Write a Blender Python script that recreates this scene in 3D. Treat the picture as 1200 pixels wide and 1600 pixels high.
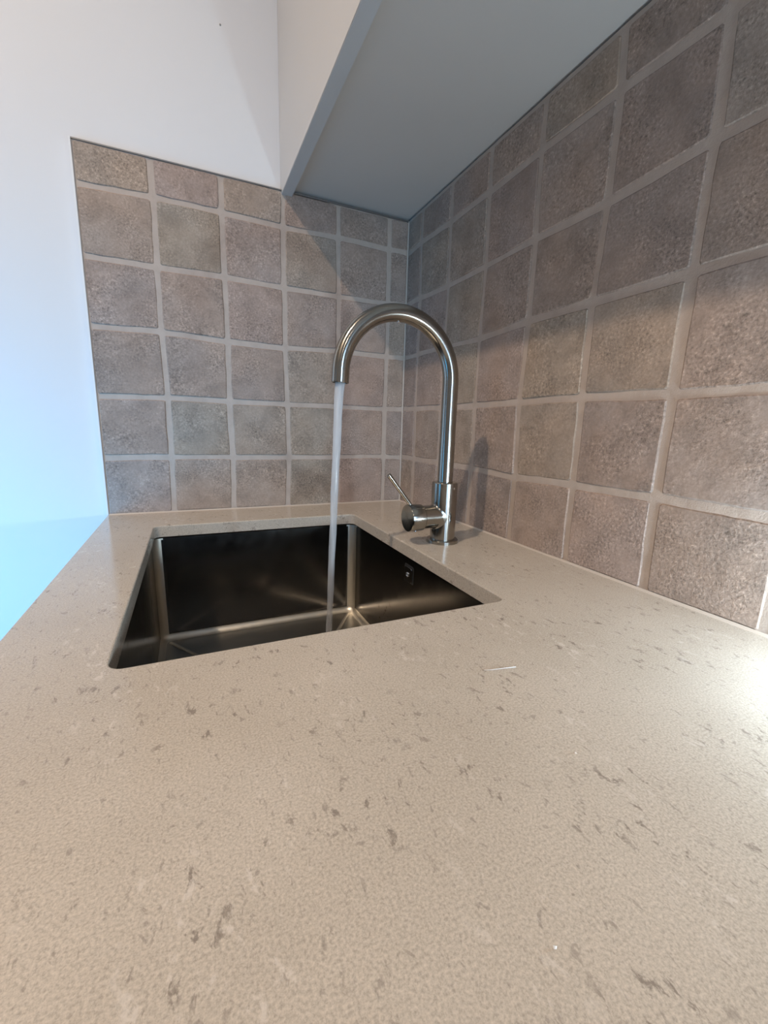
import bpy, bmesh, math, random
from mathutils import Vector, Matrix
random.seed(7)
for o in list(bpy.data.objects):
    bpy.data.objects.remove(o)
SC = bpy.context.scene
COL = SC.collection
PI = math.pi

# ------------------------------------------------------------------ camera
# metres; origin = corner of the two tiled walls at worktop level, x runs along the back wall, y along the right wall
cam_d = bpy.data.cameras.new('camera')
cam_d.sensor_fit = 'HORIZONTAL'
cam_d.sensor_width = 36.0
cam_d.lens = 662.88 / 1200 * 36.0
cam_d.clip_start = 0.005
cam = bpy.data.objects.new('camera', cam_d)
COL.objects.link(cam)
RGT = Vector((0.91117, -0.41116, 0.02675)); UPV = Vector((0.05666, 0.18935, 0.98027)); FWD = Vector((0.40811, 0.89168, -0.19582))
cam.matrix_world = Matrix(((RGT.x, UPV.x, -FWD.x, -0.4440), (RGT.y, UPV.y, -FWD.y, -0.8838), (RGT.z, UPV.z, -FWD.z, 0.16845), (0, 0, 0, 1)))
SC.camera = cam

# ------------------------------------------------------------------ world and daylight
w = bpy.data.worlds.new('daylight')
SC.world = w
w.use_nodes = True
w.node_tree.nodes['Background'].inputs[0].default_value = (0.45, 0.62, 0.85, 1)
w.node_tree.nodes['Background'].inputs[1].default_value = 0.6

def area(name, loc, toward, sx, sy, power, col, spread=180):
    d = bpy.data.lights.new(name, 'AREA')
    d.shape = 'RECTANGLE'; d.size = sx; d.size_y = sy; d.energy = power; d.color = col; d.spread = math.radians(spread)
    o = bpy.data.objects.new(name, d); COL.objects.link(o)
    o.location = loc
    o.rotation_euler = Vector(toward).to_track_quat('-Z', 'Z').to_euler()
    return o

X_L, Y_F, Z_C, Z_F = -1.45, -3.4, 1.75, -0.90         # room: left wall, front wall, ceiling, floor
# daylight through the glazed door in the left wall and through the window behind the camera
area('door_daylight', (X_L + 0.16, -0.52, -0.15), (0.50, 0.60, 0.06), 0.50, 0.80, 3.5, (0.03, 0.48, 1.0), 88)
area('window_daylight', (-0.42, Y_F + 0.03, 0.55), (0, 1, 0), 0.70, 1.10, 21, (0.49, 0.72, 1.0))

vs = SC.view_settings
vs.view_transform = 'Standard'; vs.look = 'None'; vs.gamma = 1.0; vs.use_curve_mapping = False
vs.exposure = 0.0
SC.cycles.max_bounces = 10
SC.cycles.caustics_reflective = True
SC.cycles.sample_clamp_indirect = 4.0
SC.cycles.use_denoising = True

# ------------------------------------------------------------------ mesh helpers
def mesh_obj(name, verts, faces, mat, parent=None, smooth=False, autosmooth=None):
    me = bpy.data.meshes.new(name)
    me.from_pydata([tuple(v) for v in verts], [], faces)
    bm = bmesh.new(); bm.from_mesh(me)
    bmesh.ops.recalc_face_normals(bm, faces=bm.faces)
    if autosmooth is not None:
        for f in bm.faces: f.smooth = True
        for e in bm.edges:
            if len(e.link_faces) == 2 and e.calc_face_angle(0) > autosmooth: e.smooth = False
    elif smooth:
        for f in bm.faces: f.smooth = True
    bm.to_mesh(me); bm.free()
    if mat: me.materials.append(mat)
    o = bpy.data.objects.new(name, me); COL.objects.link(o)
    if parent: o.parent = parent
    return o

def loft(loops, close_u=True, close_v=False, cap0=False, cap1=False):
    n = len(loops[0]); v = [p for l in loops for p in l]; f = []
    m = len(loops)
    for a in range(m if close_v else m - 1):
        b = (a + 1) % m
        for i in range(n if close_u else n - 1):
            j = (i + 1) % n
            f.append((a * n + i, a * n + j, b * n + j, b * n + i))
    if cap0: f.append(tuple(range(n))[::-1])
    if cap1: f.append(tuple(range((m - 1) * n, m * n)))
    return v, f

def box_vf(x0, x1, y0, y1, z0, z1, b=0.0):
    if b <= 0:
        v = [(x0, y0, z0), (x1, y0, z0), (x1, y1, z0), (x0, y1, z0), (x0, y0, z1), (x1, y0, z1), (x1, y1, z1), (x0, y1, z1)]
        return v, [(0, 3, 2, 1), (4, 5, 6, 7), (0, 1, 5, 4), (1, 2, 6, 5), (2, 3, 7, 6), (3, 0, 4, 7)]
    def R(i, z): return [(x0 + i, y0 + i, z), (x1 - i, y0 + i, z), (x1 - i, y1 - i, z), (x0 + i, y1 - i, z)]
    def O(i, z):
        return [(x0 + b, y0, z), (x1 - b, y0, z), (x1, y0 + b, z), (x1, y1 - b, z), (x1 - b, y1, z), (x0 + b, y1, z), (x0, y1 - b, z), (x0, y0 + b, z)]
    def I(z):
        c = b
        return [(x0 + c, y0 + c, z), (x1 - c, y0 + c, z), (x1 - c, y0 + c, z), (x1 - c, y1 - c, z), (x1 - c, y1 - c, z), (x0 + c, y1 - c, z), (x0 + c, y1 - c, z), (x0 + c, y0 + c, z)]
    return loft([I(z0), O(0, z0 + b), O(0, z1 - b), I(z1)], cap0=True, cap1=True)

def box(name, dims, mat, parent=None, b=0.0):
    v, f = box_vf(*dims, b=b)
    o = mesh_obj(name, v, f, mat, parent)
    if b > 0:
        bm = bmesh.new(); bm.from_mesh(o.data)
        bmesh.ops.remove_doubles(bm, verts=bm.verts, dist=1e-6)
        bmesh.ops.recalc_face_normals(bm, faces=bm.faces)
        bm.to_mesh(o.data); bm.free()
    return o

def rrect(x0, x1, y0, y1, r, z, k=6, sup=0.002):
    pts = []
    for cx, cy, a0 in ((x1 - r, y1 - r, 0), (x0 + r, y1 - r, PI / 2), (x0 + r, y0 + r, PI), (x1 - r, y0 + r, 1.5 * PI)):
        e0 = (math.sin(a0), -math.cos(a0)); e1 = (-math.sin(a0 + PI / 2), math.cos(a0 + PI / 2))
        arc = [(cx + r * math.cos(a0 + PI / 2 * i / k), cy + r * math.sin(a0 + PI / 2 * i / k), z) for i in range(k + 1)]
        pts.append((arc[0][0] + e0[0] * sup, arc[0][1] + e0[1] * sup, z))      # supporting points keep the flat sides flat
        pts += arc
        pts.append((arc[-1][0] + e1[0] * sup, arc[-1][1] + e1[1] * sup, z))
    return pts

def frame_of(d):
    d = Vector(d).normalized()
    u = d.cross(Vector((0, 1, 0)))
    if u.length < 1e-3: u = d.cross(Vector((1, 0, 0)))
    u.normalize()
    return d, u, d.cross(u).normalized()

def lathe(origin, axis, prof, n=40):
    d, u, v = frame_of(axis); o = Vector(origin)
    return [[tuple(o + d * t + (u * math.cos(2 * PI * i / n) + v * math.sin(2 * PI * i / n)) * r) for i in range(n)] for t, r in prof]

def axial_uv(o, n, rows):
    me = o.data; uv = me.uv_layers.new(name='brush')
    for p in me.polygons:
        cols = [me.loops[l].vertex_index % n for l in p.loop_indices]
        wrap = (0 in cols) and (n - 1 in cols)
        for l, c in zip(p.loop_indices, cols):
            rw = me.loops[l].vertex_index // n
            uv.data[l].uv = (rw / rows, (n if (wrap and c == 0) else c) / n)

def lathe_obj(name, origin, axis, prof, mat, parent=None, n=40, cap0=True, cap1=True, ang=0.6):
    v, f = loft(lathe(origin, axis, prof, n), cap0=cap0, cap1=cap1)
    o = mesh_obj(name, v, f, mat, parent, autosmooth=ang)
    axial_uv(o, n, len(prof))
    return o

def tag(o, label, cat, group=None, kind=None):
    o['label'] = label
    if cat: o['category'] = cat
    if group: o['group'] = group
    if kind: o['kind'] = kind
    return o

def empty(name, loc):
    o = bpy.data.objects.new(name, None); COL.objects.link(o); o.location = loc; o.empty_display_size = 0.05
    return o

def keep_world(parent):
    bpy.context.view_layer.update()
    for c in parent.children: c.matrix_parent_inverse = parent.matrix_world.inverted()

# ------------------------------------------------------------------ materials
def new_mat(name):
    m = bpy.data.materials.new(name); m.use_nodes = True
    nt = m.node_tree
    return m, nt, nt.nodes['Principled BSDF']

def N(nt, kind, **kw):
    n = nt.nodes.new(kind)
    for k, v in kw.items():
        if k in n.inputs: n.inputs[k].default_value = v
        else: setattr(n, k, v)
    return n

def ramp(nt, stops):
    r = nt.nodes.new('ShaderNodeValToRGB')
    while len(r.color_ramp.elements) < len(stops): r.color_ramp.elements.new(0.5)
    for e, (p, c) in zip(r.color_ramp.elements, stops):
        e.position = p; e.color = (c if len(c) == 4 else (*c, 1)) if isinstance(c, (tuple, list)) else (c, c, c, 1)
    return r

def mixc(nt, fac, a, b, mode='MIX'):
    m = nt.nodes.new('ShaderNodeMix'); m.data_type = 'RGBA'; m.blend_type = mode
    for sock, val in ((m.inputs[0], fac), (m.inputs[6], a), (m.inputs[7], b)):
        if isinstance(val, bpy.types.NodeSocket): nt.links.new(val, sock)
        elif isinstance(val, (int, float)): sock.default_value = val
        else: sock.default_value = (*val, 1)
    return m.outputs[2]

def mth(nt, op, a, b=None):
    m = nt.nodes.new('ShaderNodeMath'); m.operation = op
    for i, val in enumerate((a, b)):
        if val is None: continue
        if isinstance(val, bpy.types.NodeSocket): nt.links.new(val, m.inputs[i])
        else: m.inputs[i].default_value = val
    return m.outputs[0]

def noise(nt, scale, detail=2.0, rough=0.5, vec=None, dist=0.0):
    n = N(nt, 'ShaderNodeTexNoise', Scale=scale, Detail=detail, Roughness=rough, Distortion=dist)
    if vec is not None: nt.links.new(vec, n.inputs['Vector'])
    return n.outputs[0]

def world_pos(nt): return nt.nodes.new('ShaderNodeNewGeometry').outputs['Position']

def bump(nt, height, strength, dist, bsdf):
    b = N(nt, 'ShaderNodeBump', Strength=strength, Distance=dist)
    nt.links.new(height, b.inputs['Height']); nt.links.new(b.outputs[0], bsdf.inputs['Normal'])

def plain(name, col, rough=0.5, metal=0.0, bump_scale=0, bump_s=0.1, spec=0.5, bdist=0.0004):
    m, nt, p = new_mat(name)
    p.inputs['Base Color'].default_value = (*col, 1); p.inputs['Roughness'].default_value = rough
    p.inputs['Metallic'].default_value = metal; p.inputs['Specular IOR Level'].default_value = spec
    pos = world_pos(nt)
    n = noise(nt, 6, 3, 0.5, pos)
    nt.links.new(mixc(nt, 0.05, col, n, 'OVERLAY'), p.inputs['Base Color'])
    if bump_scale:
        bump(nt, noise(nt, bump_scale, 2, 0.6, pos), bump_s, bdist, p)
    return m

M_plaster = plain('plaster_white', (0.74, 0.74, 0.75), 0.75, 0, 420, 0.12)
M_greywall = plain('grey_paint', (0.30, 0.28, 0.26), 0.8)
M_ceiling = plain('ceiling_white', (0.62, 0.61, 0.60), 0.85)
M_floor = plain('floor_tile', (0.22, 0.19, 0.17), 0.4)
M_cab = plain('cabinet_lacquer', (0.60, 0.585, 0.57), 0.35, 0, 900, 0.03)
M_cab_in = plain('cabinet_board', (0.50, 0.49, 0.475), 0.5, 0, 900, 0.03)
M_cab_edge = plain('cabinet_edging', (0.46, 0.48, 0.50), 0.45)
M_chrome = plain('polished_trim', (0.72, 0.73, 0.75), 0.12, 1.0)
M_trim_dark = plain('brushed_trim', (0.30, 0.29, 0.28), 0.35, 1.0)
M_seal = plain('sealant', (0.50, 0.43, 0.37), 0.4)
M_black = plain('dark_void', (0.012, 0.012, 0.012), 0.6)
M_frame = plain('window_frame_white', (0.78, 0.78, 0.78), 0.4)

def make_tile_mat():
    m, nt, p = new_mat('stone_tile')
    pos = world_pos(nt)
    oi = nt.nodes.new('ShaderNodeObjectInfo')
    base = ramp(nt, [(0.0, (0.312, 0.244, 0.203)), (0.3, (0.345, 0.273, 0.234)), (0.55, (0.330, 0.270, 0.214)), (0.8, (0.360, 0.272, 0.228)), (1.0, (0.295, 0.238, 0.206))])
    nt.links.new(oi.outputs['Random'], base.inputs[0])
    # every tile gets its own piece of the pattern
    off = N(nt, 'ShaderNodeVectorMath', operation='SCALE'); off.inputs[0].default_value = (3.1, 1.7, 2.3)
    nt.links.new(oi.outputs['Random'], off.inputs['Scale'])
    vec = N(nt, 'ShaderNodeVectorMath', operation='ADD')
    nt.links.new(pos, vec.inputs[0]); nt.links.new(off.outputs[0], vec.inputs[1]); vec = vec.outputs[0]
    cloud = noise(nt, 26, 5, 0.6, vec, 0.4)
    cl = ramp(nt, [(0.32, 0.80), (0.5, 1.0), (0.7, 1.16)]); nt.links.new(cloud, cl.inputs[0])
    c1 = mixc(nt, 1.0, base.outputs[0], cl.outputs[0], 'MULTIPLY')
    rough_zone = ramp(nt, [(0.36, 0.30), (0.62, 1.0)]); nt.links.new(noise(nt, 17, 2, 0.5, vec, 0.3), rough_zone.inputs[0])
    grain = noise(nt, 330, 4, 0.70, vec)
    gr = ramp(nt, [(0.30, 0.30), (0.46, 0.90), (0.56, 1.08), (0.70, 1.9)]); nt.links.new(grain, gr.inputs[0])
    gmix = mixc(nt, mth(nt, 'MULTIPLY', rough_zone.outputs[0], 0.85), (1, 1, 1), gr.outputs[0])
    c2 = mixc(nt, 1.0, c1, gmix, 'MULTIPLY')
    hue = ramp(nt, [(0.35, (1.03, 0.99, 0.96)), (0.65, (0.97, 1.0, 1.04))]); nt.links.new(noise(nt, 9, 3, 0.5, vec), hue.inputs[0])
    c3 = mixc(nt, 1.0, c2, hue.outputs[0], 'MULTIPLY')
    nt.links.new(c3, p.inputs['Base Color'])
    p.inputs['Roughness'].default_value = 0.62; p.inputs['Specular IOR Level'].default_value = 0.35
    h = mth(nt, 'MULTIPLY', grain, rough_zone.outputs[0])
    h = mth(nt, 'ADD', h, mth(nt, 'MULTIPLY', noise(nt, 60, 3, 0.5, vec), 0.8))
    bump(nt, h, 0.55, 0.0016, p)
    return m
M_tile = make_tile_mat()

def make_grout_mat():
    m, nt, p = new_mat('grout')
    pos = world_pos(nt)
    c = ramp(nt, [(0.3, (0.415, 0.340, 0.290)), (0.7, (0.49, 0.41, 0.355))]); nt.links.new(noise(nt, 40, 4, 0.6, pos), c.inputs[0])
    nt.links.new(c.outputs[0], p.inputs['Base Color']); p.inputs['Roughness'].default_value = 0.5
    p.inputs['Specular IOR Level'].default_value = 0.45
    bump(nt, mth(nt, 'ADD', noise(nt, 700, 2, 0.6, pos), mth(nt, 'MULTIPLY', noise(nt, 90, 3, 0.5, pos), 2.0)), 0.35, 0.0010, p)
    return m
M_grout = make_grout_mat()

def make_quartz():
    m, nt, p = new_mat('quartz_worktop')
    pos = world_pos(nt)
    base = ramp(nt, [(0.3, (0.458, 0.408, 0.348)), (0.7, (0.514, 0.461, 0.399))]); nt.links.new(noise(nt, 9, 4, 0.6, pos), base.inputs[0])
    gr = ramp(nt, [(0.28, 0.60), (0.5, 1.0), (0.72, 1.34)]); nt.links.new(noise(nt, 820, 3, 0.7, pos), gr.inputs[0])
    c = mixc(nt, 0.75, base.outputs[0], gr.outputs[0], 'MULTIPLY')
    mapn = N(nt, 'ShaderNodeMapping'); mapn.inputs['Rotation'].default_value = (0, 0, 0.6); mapn.inputs['Scale'].default_value = (1.0, 0.55, 1.0)
    nt.links.new(pos, mapn.inputs[0]); mv = mapn.outputs[0]
    # dark flecks: ragged little marks gathered in loose clusters
    dk = ramp(nt, [(0.580, 0.0), (0.635, 1.0)]); nt.links.new(noise(nt, 150, 6, 0.68, mv, 0.35), dk.inputs[0])
    dm = ramp(nt, [(0.45, 0.0), (0.60, 1.0)]); nt.links.new(noise(nt, 21, 2, 0.5, pos), dm.inputs[0])
    dark = mth(nt, 'MULTIPLY', dk.outputs[0], dm.outputs[0])
    c = mixc(nt, mth(nt, 'MULTIPLY', dark, 0.62), c, (0.150, 0.125, 0.105))
    sk = ramp(nt, [(0.62, 0.0), (0.69, 1.0)]); nt.links.new(noise(nt, 260, 3, 0.6, mv, 0.6), sk.inputs[0])
    c = mixc(nt, mth(nt, 'MULTIPLY', sk.outputs[0], 0.42), c, (0.19, 0.165, 0.145))
    # pale flecks
    off = N(nt, 'ShaderNodeVectorMath', operation='ADD'); off.inputs[1].default_value = (5.3, 2.2, 1.1); nt.links.new(mv, off.inputs[0])
    lk = ramp(nt, [(0.575, 0.0), (0.65, 1.0)]); nt.links.new(noise(nt, 165, 6, 0.68, off.outputs[0], 0.35), lk.inputs[0])
    lm = ramp(nt, [(0.45, 0.0), (0.60, 1.0)]); nt.links.new(noise(nt, 19, 2, 0.5, off.outputs[0]), lm.inputs[0])
    c = mixc(nt, mth(nt, 'MULTIPLY', mth(nt, 'MULTIPLY', lk.outputs[0], lm.outputs[0]), 0.6), c, (0.66, 0.61, 0.56))
    nt.links.new(c, p.inputs['Base Color'])
    p.inputs['Roughness'].default_value = 0.16; p.inputs['Specular IOR Level'].default_value = 0.36
    return m
M_quartz = make_quartz()

def make_steel(name, col, rough, stain=False, aniso=0.0):
    m, nt, p = new_mat(name)
    tc = nt.nodes.new('ShaderNodeTexCoord').outputs['Object']
    pos = world_pos(nt)
    p.inputs['Metallic'].default_value = 1.0
    r = ramp(nt, [(0.3, rough * 0.85), (0.7, rough * 1.2)]); nt.links.new(noise(nt, 50, 4, 0.6, pos), r.inputs[0])
    nt.links.new(r.outputs[0], p.inputs['Roughness'])
    mapn = N(nt, 'ShaderNodeMapping'); mapn.inputs['Scale'].default_value = (30, 30, 1600) if not stain else (18, 18, 2200)
    nt.links.new(pos, mapn.inputs[0])
    br = noise(nt, 1.0, 2, 0.5, mapn.outputs[0])
    c = mixc(nt, 0.10, col, br, 'OVERLAY')
    if stain:
        # dried spots on the bowl: a loose row on the right side, fine droplets elsewhere
        d = N(nt, 'ShaderNodeVectorMath', operation='DISTANCE'); d.inputs[1].default_value = (-0.155, -0.265, -0.148); nt.links.new(pos, d.inputs[0])
        near = ramp(nt, [(0.018, 1.0), (0.045, 0.0)]); nt.links.new(d.outputs['Value'], near.inputs[0])
        sp = ramp(nt, [(0.60, 0.0), (0.66, 1.0)]); nt.links.new(noise(nt, 130, 3, 0.6, pos), sp.inputs[0])
        c = mixc(nt, mth(nt, 'MULTIPLY', near.outputs[0], sp.outputs[0]), c, (0.035, 0.014, 0.006))
        dr = ramp(nt, [(0.68, 0.0), (0.74, 1.0)]); nt.links.new(noise(nt, 420, 2, 0.5, pos), dr.inputs[0])
        c = mixc(nt, mth(nt, 'MULTIPLY', dr.outputs[0], 0.2), c, (0.55, 0.55, 0.55))
    nt.links.new(c, p.inputs['Base Color'])
    if aniso:
        p.inputs['Anisotropic'].default_value = aniso
        tg = N(nt, 'ShaderNodeTangent', direction_type='UV_MAP'); tg.uv_map = 'brush'
        nt.links.new(tg.outputs[0], p.inputs['Tangent'])
    else:
        bump(nt, br, 0.06, 0.0002, p)
    return m
M_steel = make_steel('brushed_steel_tap', (0.34, 0.325, 0.295), 0.165, aniso=0.75)
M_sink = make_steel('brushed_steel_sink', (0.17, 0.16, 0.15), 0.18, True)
M_sink_seam = make_steel('polished_seam_highlight', (0.70, 0.66, 0.58), 0.40, True)  # rougher weld-polished corners; their bright strips are also lightened into the colour
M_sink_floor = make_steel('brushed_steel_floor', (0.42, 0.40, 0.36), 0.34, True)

def make_water():
    m, nt, p = new_mat('running_water')
    p.inputs['Base Color'].default_value = (0.62, 0.64, 0.67, 1)
    p.inputs['Roughness'].default_value = 0.12; p.inputs['IOR'].default_value = 1.33
    p.inputs['Transmission Weight'].default_value = 0.0
    pos = world_pos(nt)
    tr = nt.nodes.new('ShaderNodeBsdfTransparent'); mx = nt.nodes.new('ShaderNodeMixShader')
    mapn = N(nt, 'ShaderNodeMapping'); mapn.inputs['Scale'].default_value = (260, 260, 14); nt.links.new(pos, mapn.inputs[0])
    st = noise(nt, 1.0, 3, 0.6, mapn.outputs[0])
    # aerated and milky where it leaves the spout, clearer further down
    sep = nt.nodes.new('ShaderNodeSeparateXYZ'); nt.links.new(pos, sep.inputs[0])
    mr = N(nt, 'ShaderNodeMapRange'); nt.links.new(sep.outputs['Z'], mr.inputs['Value'])
    mr.inputs['From Min'].default_value = -0.20; mr.inputs['From Max'].default_value = 0.22; mr.inputs['To Min'].default_value = 0.26; mr.inputs['To Max'].default_value = 0.60
    fac = mth(nt, 'ADD', mr.outputs[0], mth(nt, 'MULTIPLY', mth(nt, 'SUBTRACT', st, 0.5), 0.5))
    nt.links.new(fac, mx.inputs[0]); nt.links.new(tr.outputs[0], mx.inputs[1]); nt.links.new(p.outputs[0], mx.inputs[2])
    nt.links.new(mx.outputs[0], nt.nodes['Material Output'].inputs['Surface'])
    bump(nt, st, 0.3, 0.001, p)
    return m
M_water = make_water()

def make_glass():
    m, nt, p = new_mat('window_glass')
    p.inputs['Base Color'].default_value = (1, 1, 1, 1); p.inputs['Roughness'].default_value = 0.02
    p.inputs['Transmission Weight'].default_value = 1.0; p.inputs['IOR'].default_value = 1.45
    return m
M_glass = make_glass()

def make_emit(name, col, s):
    m, nt, p = new_mat(name)
    p.inputs['Base Color'].default_value = (*col, 1)
    p.inputs['Emission Color'].default_value = (*col, 1); p.inputs['Emission Strength'].default_value = s
    return m
WARM = (1.0, 0.80, 0.61)

# ------------------------------------------------------------------ room shell
TH = 0.009                                    # how far the tile faces stand proud of the plaster
Z_TOP = 0.589
def with_hole_y(name, y0, y1, xr, zr, hx, hz, mat):       # wall in the xz plane with one opening
    vs_, fs_ = [], []
    for d in ((xr[0], hx[0], zr[0], zr[1]), (hx[1], xr[1], zr[0], zr[1]), (hx[0], hx[1], zr[0], hz[0]), (hx[0], hx[1], hz[1], zr[1])):
        if d[1] - d[0] < 1e-6 or d[3] - d[2] < 1e-6: continue
        v, f = box_vf(d[0], d[1], y0, y1, d[2], d[3]); k = len(vs_)
        vs_ += v; fs_ += [tuple(i + k for i in q) for q in f]
    return mesh_obj(name, vs_, fs_, mat)
def with_hole_x(name, x0, x1, yr, zr, hy, hz, mat):
    vs_, fs_ = [], []
    for d in ((yr[0], hy[0], zr[0], zr[1]), (hy[1], yr[1], zr[0], zr[1]), (hy[0], hy[1], zr[0], hz[0]), (hy[0], hy[1], hz[1], zr[1])):
        if d[1] - d[0] < 1e-6 or d[3] - d[2] < 1e-6: continue
        v, f = box_vf(x0, x1, d[0], d[1], d[2], d[3]); k = len(vs_)
        vs_ += v; fs_ += [tuple(i + k for i in q) for q in f]
    return mesh_obj(name, vs_, fs_, mat)

wall_back = box('wall_back', (X_L - 0.1, TH + 0.1, TH, TH + 0.1, Z_F, Z_C), M_plaster)
tag(wall_back, 'white plastered end wall with a stone-tiled splashback behind the sink', None, kind='structure')
wall_right = box('wall_right', (TH, TH + 0.1, Y_F, TH, Z_F, Z_C), M_plaster)
tag(wall_right, 'right wall tiled in stone squares under the wall cabinet', None, kind='structure')
DOOR_Y, DOOR_Z = (-0.77, -0.07), (Z_F, 0.41)
wall_left = with_hole_x('wall_left', X_L - 0.1, X_L, (Y_F, TH), (Z_F, Z_C), DOOR_Y, DOOR_Z, M_greywall)
tag(wall_left, 'grey left wall with a low glazed door', None, kind='structure')
WIN_X, WIN_Z = (-0.82, -0.02), (-0.05, 1.15)
wall_front = with_hole_y('wall_front', Y_F - 0.1, Y_F, (X_L - 0.1, TH + 0.1), (Z_F, Z_C), WIN_X, WIN_Z, M_greywall)
tag(wall_front, 'white plastered wall with a window behind the camera', None, kind='structure')
floor = box('floor', (X_L - 0.1, TH + 0.1, Y_F - 0.1, TH + 0.1, Z_F - 0.05, Z_F), M_floor)
tag(floor, 'plain brown floor of the kitchen', None, kind='structure')
ceiling = box('ceiling', (X_L - 0.1, TH + 0.1, Y_F - 0.1, TH + 0.1, Z_C, Z_C + 0.05), M_ceiling)
tag(ceiling, 'flat white kitchen ceiling', None, kind='structure')

door = with_hole_x('door_1', X_L - 0.06, X_L - 0.015, DOOR_Y, DOOR_Z, (DOOR_Y[0] + 0.05, DOOR_Y[1] - 0.05), (DOOR_Z[0] + 0.08, DOOR_Z[1] - 0.05), M_frame)
tag(door, 'low white-framed glazed door in the left wall', None, kind='structure')
box('pane', (X_L - 0.042, X_L - 0.036, DOOR_Y[0] + 0.045, DOOR_Y[1] - 0.045, DOOR_Z[0] + 0.075, DOOR_Z[1] - 0.045), M_glass, door)
win = with_hole_y('window_1', Y_F - 0.06, Y_F - 0.015, WIN_X, WIN_Z, (WIN_X[0] + 0.05, WIN_X[1] - 0.05), (WIN_Z[0] + 0.05, WIN_Z[1] - 0.05), M_frame)
tag(win, 'white-framed window in the wall behind the camera', None, kind='structure')
box('pane', (WIN_X[0] + 0.045, WIN_X[1] - 0.045, Y_F - 0.042, Y_F - 0.036, WIN_Z[0] + 0.045, WIN_Z[1] - 0.045), M_glass, win)

# ------------------------------------------------------------------ tiling
EN = {(1,1):(-0.4769,0.5329),(2,1):(-0.3699,0.5322),(1,2):(-0.4779,0.4256),(2,2):(-0.3697,0.4271),(3,1):(-0.2620,0.5300),(3,2):(-0.2626,0.4252),(1,3):(-0.4780,0.3220),(2,3):(-0.3687,0.3171),(3,3):(-0.2626,0.3151),(1,4):(-0.4756,0.2103),(2,4):(-0.3702,0.2086),(3,4):(-0.2603,0.2082),(1,5):(-0.4762,0.1032),(2,5):(-0.3676,0.1028),(3,5):(-0.2586,0.1032),(4,1):(-0.1542,0.5324),(4,2):(-0.1526,0.4248),(5,1):(-0.0430,0.5303)}
RN = {(1,1):(-0.0573,0.5327),(1,2):(-0.0616,0.4285),(2,1):(-0.1642,0.5285),(2,2):(-0.1665,0.4235),(3,1):(-0.2726,0.5290),(3,2):(-0.2750,0.4238),(3,3):(-0.2717,0.3154),(4,2):(-0.3834,0.4250),(4,3):(-0.3836,0.3204),(5,1):(-0.4956,0.5314),(5,2):(-0.4950,0.4231),(5,3):(-0.4897,0.3200),(4,1):(-0.3811,0.5320),(6,1):(-0.6009,0.5279),(6,2):(-0.6039,0.4299),(6,3):(-0.6021,0.3204),(5,4):(-0.4908,0.2104),(4,4):(-0.3787,0.2095),(6,4):(-0.6005,0.2084),(4,5):(-0.3831,0.0994),(5,5):(-0.4917,0.1022),(6,5):(-0.5998,0.1034)}
ZR = [Z_TOP, 0.5303, 0.427, 0.3192, 0.2092, 0.1021, 0.0]
EX = [-0.5837, -0.4771, -0.369, -0.2609, -0.1531, -0.0437, 0.0]
RY = [0.0, -0.0598, -0.1634, -0.2716, -0.3822, -0.493, -0.6017]
while RY[-1] > Y_F + 1.2: RY.append(RY[-1] - 0.1085)

def node(tab, us, j, i):
    if (j, i) in tab: return tab[(j, i)]
    jj = 0.0012
    du = random.uniform(-jj, jj) if 0 < j < len(us) - 1 else 0
    dz = random.uniform(-jj, jj) if 0 < i < 6 else 0
    return (us[j] + du, ZR[i] + dz)

def tile_mesh(quad, edge_joint, to3d, name, parent):
    """quad: TL, TR, BR, BL grid nodes (u, z); each side set back half a joint, edges a little wavy, corners worn."""
    c = [Vector(p) for p in quad]
    n = 4; pts = []
    cen = sum(c, Vector((0, 0))) / 4
    jit = random.uniform
    # inset the four corners
    ins = []
    for k in range(4):
        p, a, b = c[k], c[(k + 1) % 4], c[(k - 1) % 4]
        ja, jb = edge_joint[k], edge_joint[(k - 1) % 4]       # joint of side k (k->k+1), and of side k-1
        da = (a - p).normalized(); db = (b - p).normalized()
        ins.append(p + da * jb + db * ja)
    for k in range(4):
        p, q = ins[k], ins[(k + 1) % 4]
        d = q - p; L = d.length; d.normalize(); nrm = Vector((-d.y, d.x))
        if (cen - p).dot(nrm) < 0: nrm = -nrm
        cr = min(0.0026, L * 0.16) * jit(0.6, 1.25)
        ts = [cr, L * 0.27 + jit(-.006, .006) * (L > .05), L * 0.5, L * 0.75, L - cr]
        wav = jit(-0.0006, 0.0006)
        for s, t in enumerate(ts):
            edge = 0.0005 if s in (0, 4) else wav + jit(-0.00055, 0.00055)
            pts.append(p + d * t + nrm * edge)
    m = len(pts)
    tu, tv, lift = jit(-0.006, 0.006), jit(-0.006, 0.006), jit(-0.0003, 0.0004)
    def face_d(p): return lift + (p - cen).x * tu + (p - cen).y * tv
    l0 = [to3d(p, -0.0040) for p in pts]
    l1, l2 = [], []
    for p in pts:
        r = p - cen; L = r.length
        a = cen + r * (1 - 0.0006 / L); b = cen + r * (1 - 0.0022 / L)
        l1.append(to3d(a, face_d(a) - 0.0009)); l2.append(to3d(b, face_d(b)))
    v, f = loft([l0, l1, l2], cap1=True)
    return mesh_obj(name, v, f, M_tile, parent)

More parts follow.
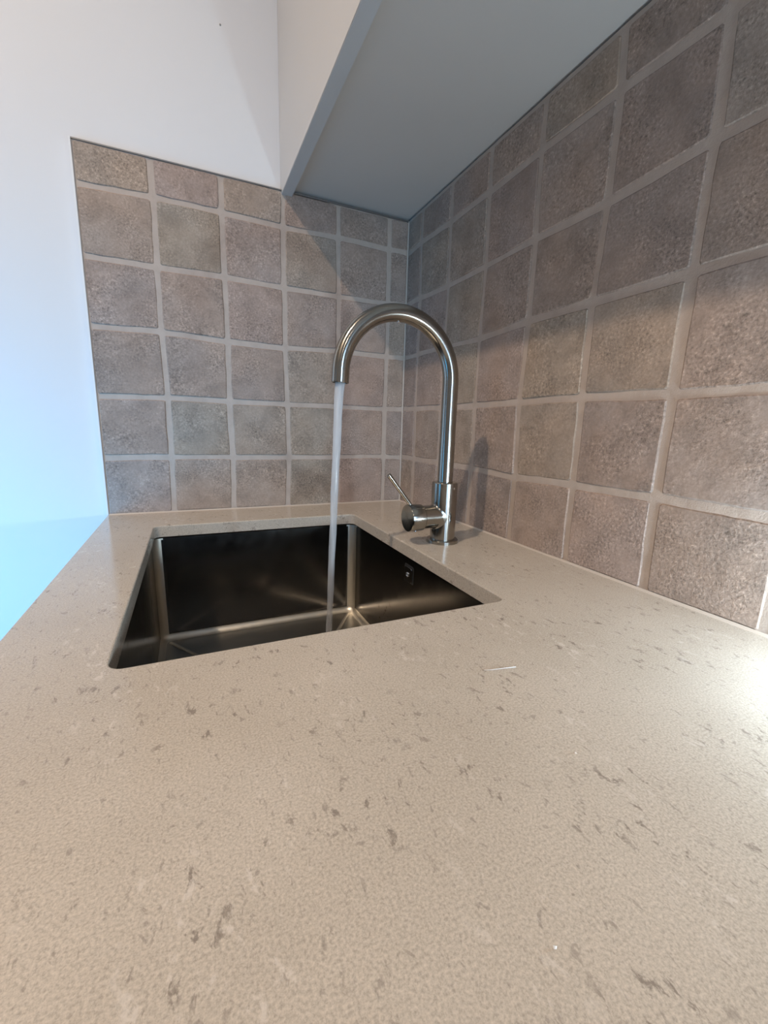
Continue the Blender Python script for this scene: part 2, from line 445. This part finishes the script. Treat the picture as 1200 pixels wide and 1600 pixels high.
JW = 0.0040
def tile_wall(parent, tab, us, to3d, rows=6, corner_first=False):
    nodes = {(j, i): node(tab, us, j, i) for j in range(len(us)) for i in range(rows + 1)}
    for i in range(rows):
        for j in range(len(us) - 1):
            a, b = (j, j + 1)
            q = [nodes[(a, i)], nodes[(b, i)], nodes[(b, i + 1)], nodes[(a, i + 1)]]
            top = 0.0008 if i == 0 else JW * random.uniform(0.8, 1.2)
            bot = 0.0012 if i == rows - 1 else JW * random.uniform(0.8, 1.2)
            lf = JW * random.uniform(0.8, 1.2); rt = JW * random.uniform(0.8, 1.2)
            if a == 0: lf = 0.0012
            if b == len(us) - 1: rt = 0.0012
            tile_mesh(q, (top, rt, bot, lf), to3d, 'tile', parent)

tile_wall(wall_back, EN, EX, lambda p, d: (p[0], -d, p[1]))
tile_wall(wall_right, RN, RY, lambda p, d: (-d, p[0], p[1]))

def grout_bed(name, us, zs, to3d, parent, du=0.012):
    # gently uneven bed standing between the tiles
    nu = max(2, int(abs(us[1] - us[0]) / du)); nz = int((zs[1] - zs[0]) / du)
    v, f = [], []
    for a in range(nu + 1):
        for b in range(nz + 1):
            u = us[0] + (us[1] - us[0]) * a / nu; z = zs[0] + (zs[1] - zs[0]) * b / nz
            v.append(to3d((u, z), -0.0012 + random.uniform(-0.0003, 0.0003)))
    for a in range(nu):
        for b in range(nz):
            k = a * (nz + 1) + b
            f.append((k, k + nz + 1, k + nz + 2, k + 1))
    o = mesh_obj(name, v, f, M_grout, parent, smooth=True)
    return o
grout_bed('grout', (EX[0] - 0.0005, 0.002), (-0.002, Z_TOP), lambda p, d: (p[0], -d, p[1]), wall_back)
grout_bed('grout', (RY[-1], 0.002), (-0.002, Z_TOP + 0.004), lambda p, d: (-d, p[0], p[1]), wall_right)
# metal edge strips of the splashback, sealant in the corner and along the worktop
box('edge_strip', (EX[0] - 0.0032, EX[0] - 0.0004, -0.0012, TH, 0.0005, Z_TOP + 0.0022), M_frame, wall_back)
box('top_strip', (EX[0] - 0.0004, -0.002, -0.0006, TH, Z_TOP + 0.0002, Z_TOP + 0.0022), M_trim_dark, wall_back)
def bead(name, p0, p1, n1, n2, r, parent):
    p0, p1, n1, n2 = map(Vector, (p0, p1, n1, n2)); L = []
    for p in (p0, p1):
        L.append([tuple(p + n1 * r), tuple(p + (n1 + n2) * r * 0.42), tuple(p + n2 * r), tuple(p - (n1 + n2) * r * 0.6)])
    v, f = loft(L, cap0=True, cap1=True)
    return mesh_obj(name, v, f, M_seal, parent)
bead('sealant', (EX[0], 0, 0), (0, 0, 0), (0, -1, 0), (0, 0, 1), 0.0024, wall_back)
bead('sealant', (0, RY[-1], 0), (0, 0, 0), (-1, 0, 0), (0, 0, 1), 0.0024, wall_right)
bead('corner_sealant', (0, 0, 0.002), (0, 0, Z_TOP), (-1, 0, 0), (0, -1, 0), 0.0022, wall_back)
lathe_obj('nail_head', (-0.3587, TH + 0.001, 0.8159), (0, -1, 0), [(0, 0.0016), (0.0016, 0.0015), (0.002, 0.0008)], M_trim_dark, wall_back, n=10)

# ------------------------------------------------------------------ worktop
HX0, HX1, HY0, HY1 = -0.5050, -0.1600, -0.5670, -0.1180          # sink cut-out
WX0, WX1, WY0, WY1 = -0.5855, 0.006, -2.30, 0.006
WT = 0.0185
K = 8
loops = [rrect(WX0 + .001, WX1, WY0 + .001, WY1, 0.001, -WT, K), rrect(WX0, WX1, WY0, WY1, 0.001, -WT + .001, K),
         rrect(WX0, WX1, WY0, WY1, 0.001, -0.0011, K), rrect(WX0 + .0003, WX1, WY0 + .0003, WY1, 0.001, -0.0003, K), rrect(WX0 + .0011, WX1 - .0001, WY0 + .0011, WY1 - .0001, 0.001, 0.0, K),
         rrect(HX0 - .0016, HX1 + .0016, HY0 - .0016, HY1 + .0016, 0.0126, 0.0, K), rrect(HX0 - .0006, HX1 + .0006, HY0 - .0006, HY1 + .0006, 0.0116, -0.0004, K),
         rrect(HX0, HX1, HY0, HY1, 0.011, -0.0015, K), rrect(HX0, HX1, HY0, HY1, 0.011, -WT, K)]
v, f = loft(loops, close_v=True)
worktop = mesh_obj('worktop', v, f, M_quartz, autosmooth=0.3)
tag(worktop, 'beige speckled quartz worktop with a cut-out for the sink', 'worktop')

# ------------------------------------------------------------------ sink
BX0, BX1, BY0, BY1 = -0.5095, -0.1555, -0.5715, -0.1135
zr = -WT - 0.0022; zf = -0.202; fr = 0.013; rc = 0.016
sl = []
def S(ins, z, r): sl.append(rrect(BX0 + ins, BX1 - ins, BY0 + ins, BY1 - ins, r, z, K))
sink = empty('sink', (-0.3325, -0.3425, zf))
tag(sink, 'undermounted square stainless steel sink set into the beige worktop', 'sink')
S(-0.022, zr - 0.0012, 0.024); S(-0.022, zr, 0.024); S(-0.0012, zr, rc + .0012); S(0, zr - 0.0012, rc); S(0.0001, zr - 0.004, rc)
S(0.0015, zf + fr + 0.003, rc); S(0.0015, zf + fr, rc)
for a in (15, 30, 45, 60, 75, 90):
    t = math.radians(a); S(0.0015 + fr * (1 - math.cos(t)), zf + fr * (1 - math.sin(t)), max(0.006, rc - fr * 0.55 * (1 - math.cos(t))))
S(0.0015 + fr + 0.003, zf - 0.0001, 0.006)
n = len(sl[0]); cx, cy = -0.3325, -0.3425
ring = []
for (px, py, pz) in sl[-1]:
    a = math.atan2(py - cy, px - cx); ring.append((cx + 0.056 * math.cos(a), cy + 0.056 * math.sin(a), zf - 0.0045))
sl.append(ring)
sl.append([(cx + (p[0] - cx) * 0.82, cy + (p[1] - cy) * 0.82, zf - 0.012) for p in ring])
v, f = loft(sl, cap1=True)
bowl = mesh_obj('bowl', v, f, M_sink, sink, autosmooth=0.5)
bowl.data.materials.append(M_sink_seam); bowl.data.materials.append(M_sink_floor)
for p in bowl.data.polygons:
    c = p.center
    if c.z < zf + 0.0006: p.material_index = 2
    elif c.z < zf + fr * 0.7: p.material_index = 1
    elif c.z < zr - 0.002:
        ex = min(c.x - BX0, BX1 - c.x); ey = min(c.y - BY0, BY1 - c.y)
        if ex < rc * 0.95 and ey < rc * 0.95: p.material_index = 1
# pressed creases on the bottom, running from the corners to the drain
for sx, sy in ((1, 1), (-1, 1), (-1, -1), (1, -1)):
    p0 = Vector(((BX1 - 0.017) if sx > 0 else (BX0 + 0.017), (BY1 - 0.017) if sy > 0 else (BY0 + 0.017), zf + 0.0009))
    p1 = Vector((cx + sx * 0.045, cy + sy * 0.045, zf - 0.0030))
    d = (p1 - p0).normalized(); s = d.cross(Vector((0, 0, 1))).normalized()
    L = [[tuple(p + s * (0.004 * k) + Vector((0, 0, -0.0012 if k in (-1, 1) else 0.0008))) for k in (-1, -0.4, 0.4, 1)] for p in (p0, p1)]
    vv, ff = loft(L, close_u=False)
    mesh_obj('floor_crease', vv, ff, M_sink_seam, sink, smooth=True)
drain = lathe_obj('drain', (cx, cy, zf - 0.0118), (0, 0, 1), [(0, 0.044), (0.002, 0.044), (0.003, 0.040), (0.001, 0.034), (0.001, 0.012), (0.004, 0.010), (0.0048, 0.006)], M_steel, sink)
# overflow: square plate with a dark gap and a round screw
ofx, ofy, ofz = BX1, -0.3500, -0.0465
def plate(name, hw, hh, x0, x1, mat, par):
    def L(x, e): return [(x, ofy + p[0], ofz + p[1]) for p in rrect(-hw + e, hw - e, -hh + e, hh - e, 0.004, 0, 4)]
    vv, ff = loft([L(x0, 0), L(x1 + .0006, 0), L(x1, .0006)], cap1=True)
    return mesh_obj(name, vv, ff, mat, par)
ofp = plate('overflow_gap', 0.0150, 0.0150, ofx + 0.0005, ofx - 0.0004, M_black, sink)
plate('overflow_cover', 0.0115, 0.0115, ofx + 0.0005, ofx - 0.0022, M_sink, sink)
lathe_obj('overflow_screw', (ofx - 0.0020, ofy, ofz), (-1, 0, 0), [(0, 0.0036), (0.0012, 0.0036), (0.0016, 0.0030), (0.0006, 0.0026), (0.0006, 0.0008), (0.0016, 0.0006)], M_chrome, sink, n=20)
keep_world(sink)

# ------------------------------------------------------------------ tap
TX, TY = -0.1015, -0.3505
tap = empty('tap', (TX, TY, 0))
tag(tap, 'brushed steel gooseneck mixer tap with a pin lever beside the sink', 'tap')
lathe_obj('base_flange', (TX, TY, 0), (0, 0, 1), [(0.0, 0.0240), (0.0042, 0.0240), (0.0052, 0.0230), (0.0054, 0.0185)], M_steel, tap, n=48)
lathe_obj('body', (TX, TY, 0.0050), (0, 0, 1), [(0, 0.0186), (0.085, 0.0192), (0.0862, 0.0182), (0.0862, 0.0122)], M_steel, tap, n=64)
ZB = 0.0400
arm, NA, RB, RC, FI = [], 48, 0.0170, 0.0187, 0.0042
def arm_loop(rad, dist):
    return [(TX - dist(rad * math.sin(2 * PI * k / NA)), TY + rad * math.sin(2 * PI * k / NA), ZB + rad * math.cos(2 * PI * k / NA)) for k in range(NA)]
for a in range(0, 91, 15):
    t = math.radians(a)
    arm.append(arm_loop(RB + FI * (1 - math.sin(t)), lambda sy, h=FI * (1 - math.cos(t)): math.sqrt(max(RC * RC - sy * sy, 0.0)) + h - 0.0004))
arm += [arm_loop(RB, lambda sy: 0.0280), arm_loop(RB, lambda sy: 0.0375), arm_loop(0.0150, lambda sy: 0.0375)]
v, f = loft(arm, cap1=True)
axial_uv(mesh_obj('valve_arm', v, f, M_steel, tap, autosmooth=0.6), NA, len(arm))
hd = lathe_obj('handle_cap', (TX, TY, ZB), (-1, 0, 0), [(0.0370, 0.0150), (0.0388, 0.0150), (0.0388, 0.0186), (0.0396, 0.0194), (0.0600, 0.0200), (0.0610, 0.0194), (0.0610, 0.0001)], M_steel, tap, n=48)
p0, p1 = Vector((-0.1560, TY, ZB + 0.0165)), Vector((-0.1945, TY, 0.1040))
ax = (p1 - p0); LL = ax.length
lathe_obj('lever', p0, ax, [(0, 0.0029), (LL - 0.001, 0.0032), (LL, 0.0024)], M_steel, hd, n=20)
lathe_obj('set_screw', (TX - 0.050, TY - 0.006, ZB - 0.0187), (0, -0.3, -0.95), [(0, 0.0018), (0.0006, 0.0018), (0.0008, 0.0008)], M_chrome, hd, n=12)
lathe_obj('set_screw', (TX + 0.004, TY - 0.0187, 0.0835), (0.2, -0.98, 0), [(0, 0.0017), (0.0006, 0.0017), (0.0008, 0.0008)], M_chrome, tap, n=12)
# spout: straight riser, half circle, short straight outlet
R_, ZC_, RT = 0.0820, 0.2330, 0.0112
path = [Vector((TX, TY, 0.088)), Vector((TX, TY, 0.15)), Vector((TX, TY, 0.20)), Vector((TX, TY, ZC_))]
for a in range(4, 181, 4):
    t = math.radians(a); path.append(Vector((TX - R_ + R_ * math.cos(t), TY, ZC_ + R_ * math.sin(t))))
path.append(Vector((TX - 2 * R_ - 0.0006, TY, ZC_ - 0.0105)))
loops = []
for i, p in enumerate(path):
    d = (path[min(i + 1, len(path) - 1)] - path[max(i - 1, 0)]).normalized()
    s = Vector((0, 1, 0)); u = d.cross(s).normalized()
    loops.append([tuple(p + (s * math.cos(2 * PI * k / 40) + u * math.sin(2 * PI * k / 40)) * RT) for k in range(40)])
d = (path[-1] - path[-2]).normalized()
def endring(r, off):
    s = Vector((0, 1, 0)); u = d.cross(s).normalized()
    return [tuple(path[-1] + d * off + (s * math.cos(2 * PI * k / 40) + u * math.sin(2 * PI * k / 40)) * r) for k in range(40)]
loops += [endring(RT - 0.0006, 0.0006), endring(RT - 0.0018, 0.0006), endring(RT - 0.0022, -0.004)]
v, f = loft(loops, cap0=True, cap1=True)
spout = mesh_obj('spout', v, f, M_steel, tap, autosmooth=0.6)
axial_uv(spout, 40, len(loops))
lathe_obj('water_drop', (TX - R_ - 0.004, TY - 0.002, ZC_ + R_ - RT + 0.0006), (0, 0, -1), [(0, 0.0016), (0.0012, 0.0019), (0.0024, 0.0012), (0.0028, 0.0003)], M_chrome, spout, n=12)
keep_world(tap)
bpy.context.view_layer.update()
for par in (hd, spout):
    for c in par.children: c.matrix_parent_inverse = par.matrix_world.inverted()

# ------------------------------------------------------------------ running water
zs0, zs1 = ZC_ - 0.0105 + 0.002, zf - 0.0005
loops = []
nz = 60
for i in range(nz + 1):
    t = i / nz; z = zs0 + (zs1 - zs0) * t
    fall = zs0 - z
    x = -0.2655 - 0.0165 * math.sqrt(fall / 0.42)* (0.35 + 0.65 * math.sqrt(fall / 0.42)) if fall > 0 else -0.2655
    r = 0.0058 / (1 + 7.0 * fall) ** 0.34 + 0.0004
    r *= 1 + 0.03 * math.sin(z * 95) + 0.02 * math.sin(z * 230 + 1)
    if z < zs1 + 0.012: r *= 1 + 2.2 * ((zs1 + 0.012 - z) / 0.012) ** 2
    sq = 0.78 + 0.18 * math.cos(z * 26)
    loops.append([(x + r * math.cos(2 * PI * k / 24) * (1 + 0.05 * math.sin(3 * 2 * PI * k / 24 + z * 60)), TY + 0.003 * t + r * sq * math.sin(2 * PI * k / 24), z) for k in range(24)])
v, f = loft(loops, cap0=True, cap1=True)
water = mesh_obj('water_stream', v, f, M_water, smooth=True)
tag(water, 'thin milky stream of water running from the tap into the sink', 'water')

# ------------------------------------------------------------------ wall cabinet
CX, CZ = -0.2640, 0.5835
ucab = empty('wall_cabinet', (CX / 2, -0.9, CZ))
tag(ucab, 'white wall cabinet hanging above the sink and tap', 'cabinet')
YS = [TH, -0.60, -1.20, -1.80]
for a, b in zip(YS[:-1], YS[1:]):
    dr = box('door', (CX, CX + 0.0195, b + 0.0015, a - (0.0005 if a > 0 else 0.0015), CZ + 0.0012, 1.50), M_cab, ucab)
    box('edging', (CX + 0.0006, CX + 0.0190, b + 0.0015, a - (0.0006 if a > 0 else 0.0015), CZ, CZ + 0.0014), M_cab_edge, dr)
box('bottom_panel', (CX + 0.0205, TH - 0.0005, YS[-1], TH - 0.0008, CZ + 0.0125, CZ + 0.0300), M_cab_in, ucab)
box('side_panel', (CX + 0.0205, TH - 0.0005, YS[-1], YS[-1] + 0.018, CZ + 0.0300, 1.50), M_cab_in, ucab)
box('top_panel', (CX + 0.0205, TH - 0.0005, YS[-1] + 0.018, TH - 0.0008, 1.482, 1.50), M_cab_in, ucab)
keep_world(ucab)

# base cabinets under the worktop
bcab = empty('base_cabinet', (-0.28, -1.15, Z_F))
tag(bcab, 'white base cabinet carrying the beige worktop', 'cabinet')
for a, b in zip([0.004, -0.60, -1.20, -1.80], [-0.60, -1.20, -1.80, -2.30]):
    box('door', (-0.566, -0.547, b + 0.0015, a - 0.0015, Z_F + 0.12, -WT - 0.006), M_cab, bcab)
    box('side_panel', (-0.546, -0.012, b + 0.001, b + 0.017, Z_F + 0.10, -WT - 0.001), M_cab_in, bcab)
box('side_panel', (-0.546, -0.012, -0.014, 0.002, Z_F + 0.10, -WT - 0.001), M_cab_in, bcab)
box('plinth', (-0.520, -0.505, -2.30, 0.004, Z_F, Z_F + 0.10), M_cab_in, bcab)
keep_world(bcab)

# ------------------------------------------------------------------ small things on the worktop
hp = [Vector((-0.2615, -0.6645, 0.0004)), Vector((-0.2560, -0.6666, 0.0006)), Vector((-0.2480, -0.6682, 0.0008)), Vector((-0.2375, -0.6698, 0.0005))]
loops = [[tuple(p + Vector((0, 0.00022 * math.cos(a), 0.00022 * math.sin(a)))) for a in (0, PI / 2, PI, 1.5 * PI)] for p in hp]
v, f = loft(loops, cap0=True, cap1=True)
hair = mesh_obj('hair', v, f, M_frame, smooth=True)
tag(hair, 'thin pale hair lying on the worktop in front of the sink', 'hair')
for (x, y, s, lab) in ((-0.2649, -0.7479, 0.0009, 'tiny white crumb on the worktop nearer the hair'), (-0.3428, -0.8088, 0.0007, 'tiny white crumb on the worktop nearest the camera')):
    vv = [(x + s * a * random.uniform(.6, 1.5), y + s * b * random.uniform(.6, 1.3), s * c) for a, b, c in ((1, 0.2, 0.3), (-0.2, 1, 0.4), (-1, -0.1, 0.2), (0.1, -1, 0.3), (0, 0, 1.0), (0, 0, 0))]
    tag(mesh_obj('crumb', vv, [(0, 1, 4), (1, 2, 4), (2, 3, 4), (3, 0, 4), (1, 0, 5), (2, 1, 5), (3, 2, 5), (0, 3, 5)], M_frame), lab, 'crumb', 'crumbs on the worktop')

# ------------------------------------------------------------------ lamps
def downlight(x, y, power, lab):
    t = empty('ceiling_light', (x, y, Z_C)); tag(t, lab, 'lamp', 'warm ceiling downlights')
    lathe_obj('trim_ring', (x, y, Z_C), (0, 0, -1), [(0, 0.046), (0.004, 0.045), (0.006, 0.040), (0.002, 0.034)], M_frame, t, cap0=False, cap1=False)
    lathe_obj('lens', (x, y, Z_C - 0.001), (0, 0, -1), [(0, 0.034), (0.001, 0.034)], make_emit('downlight_lens', WARM, 20), t)
    d = bpy.data.lights.new('downlight_beam', 'SPOT'); d.energy = power; d.color = WARM
    d.spot_size = math.radians(150); d.spot_blend = 0.8; d.shadow_soft_size = 0.034
    o = bpy.data.objects.new('downlight_beam', d); COL.objects.link(o); o.location = (x, y, Z_C - 0.012); o.parent = t
    keep_world(t)
downlight(-1.30, -0.88, 108, 'warm round ceiling downlight nearest the sink')
downlight(-1.25, -2.50, 55, 'warm round ceiling downlight near the window')

# small battery lamp standing on the worktop against the right wall, past the edge of the photograph
lamp = empty('globe_lamp', (-0.037, -0.86, 0)); tag(lamp, 'small glowing white globe lamp standing on the worktop by the right wall', 'lamp')
lathe_obj('lamp_base', (-0.037, -0.86, 0), (0, 0, 1), [(0, 0.028), (0.010, 0.028), (0.014, 0.024)], M_frame, lamp)
gp = [(0.020 * (1 - math.cos(PI * i / 10)), max(0.0004, 0.020 * math.sin(PI * i / 10))) for i in range(11)]
lathe_obj('lamp_globe', (-0.037, -0.86, 0.0125), (0, 0, 1), gp, make_emit('lamp_globe', (0.66, 0.86, 1.0), 370), lamp, n=16)
keep_world(lamp)
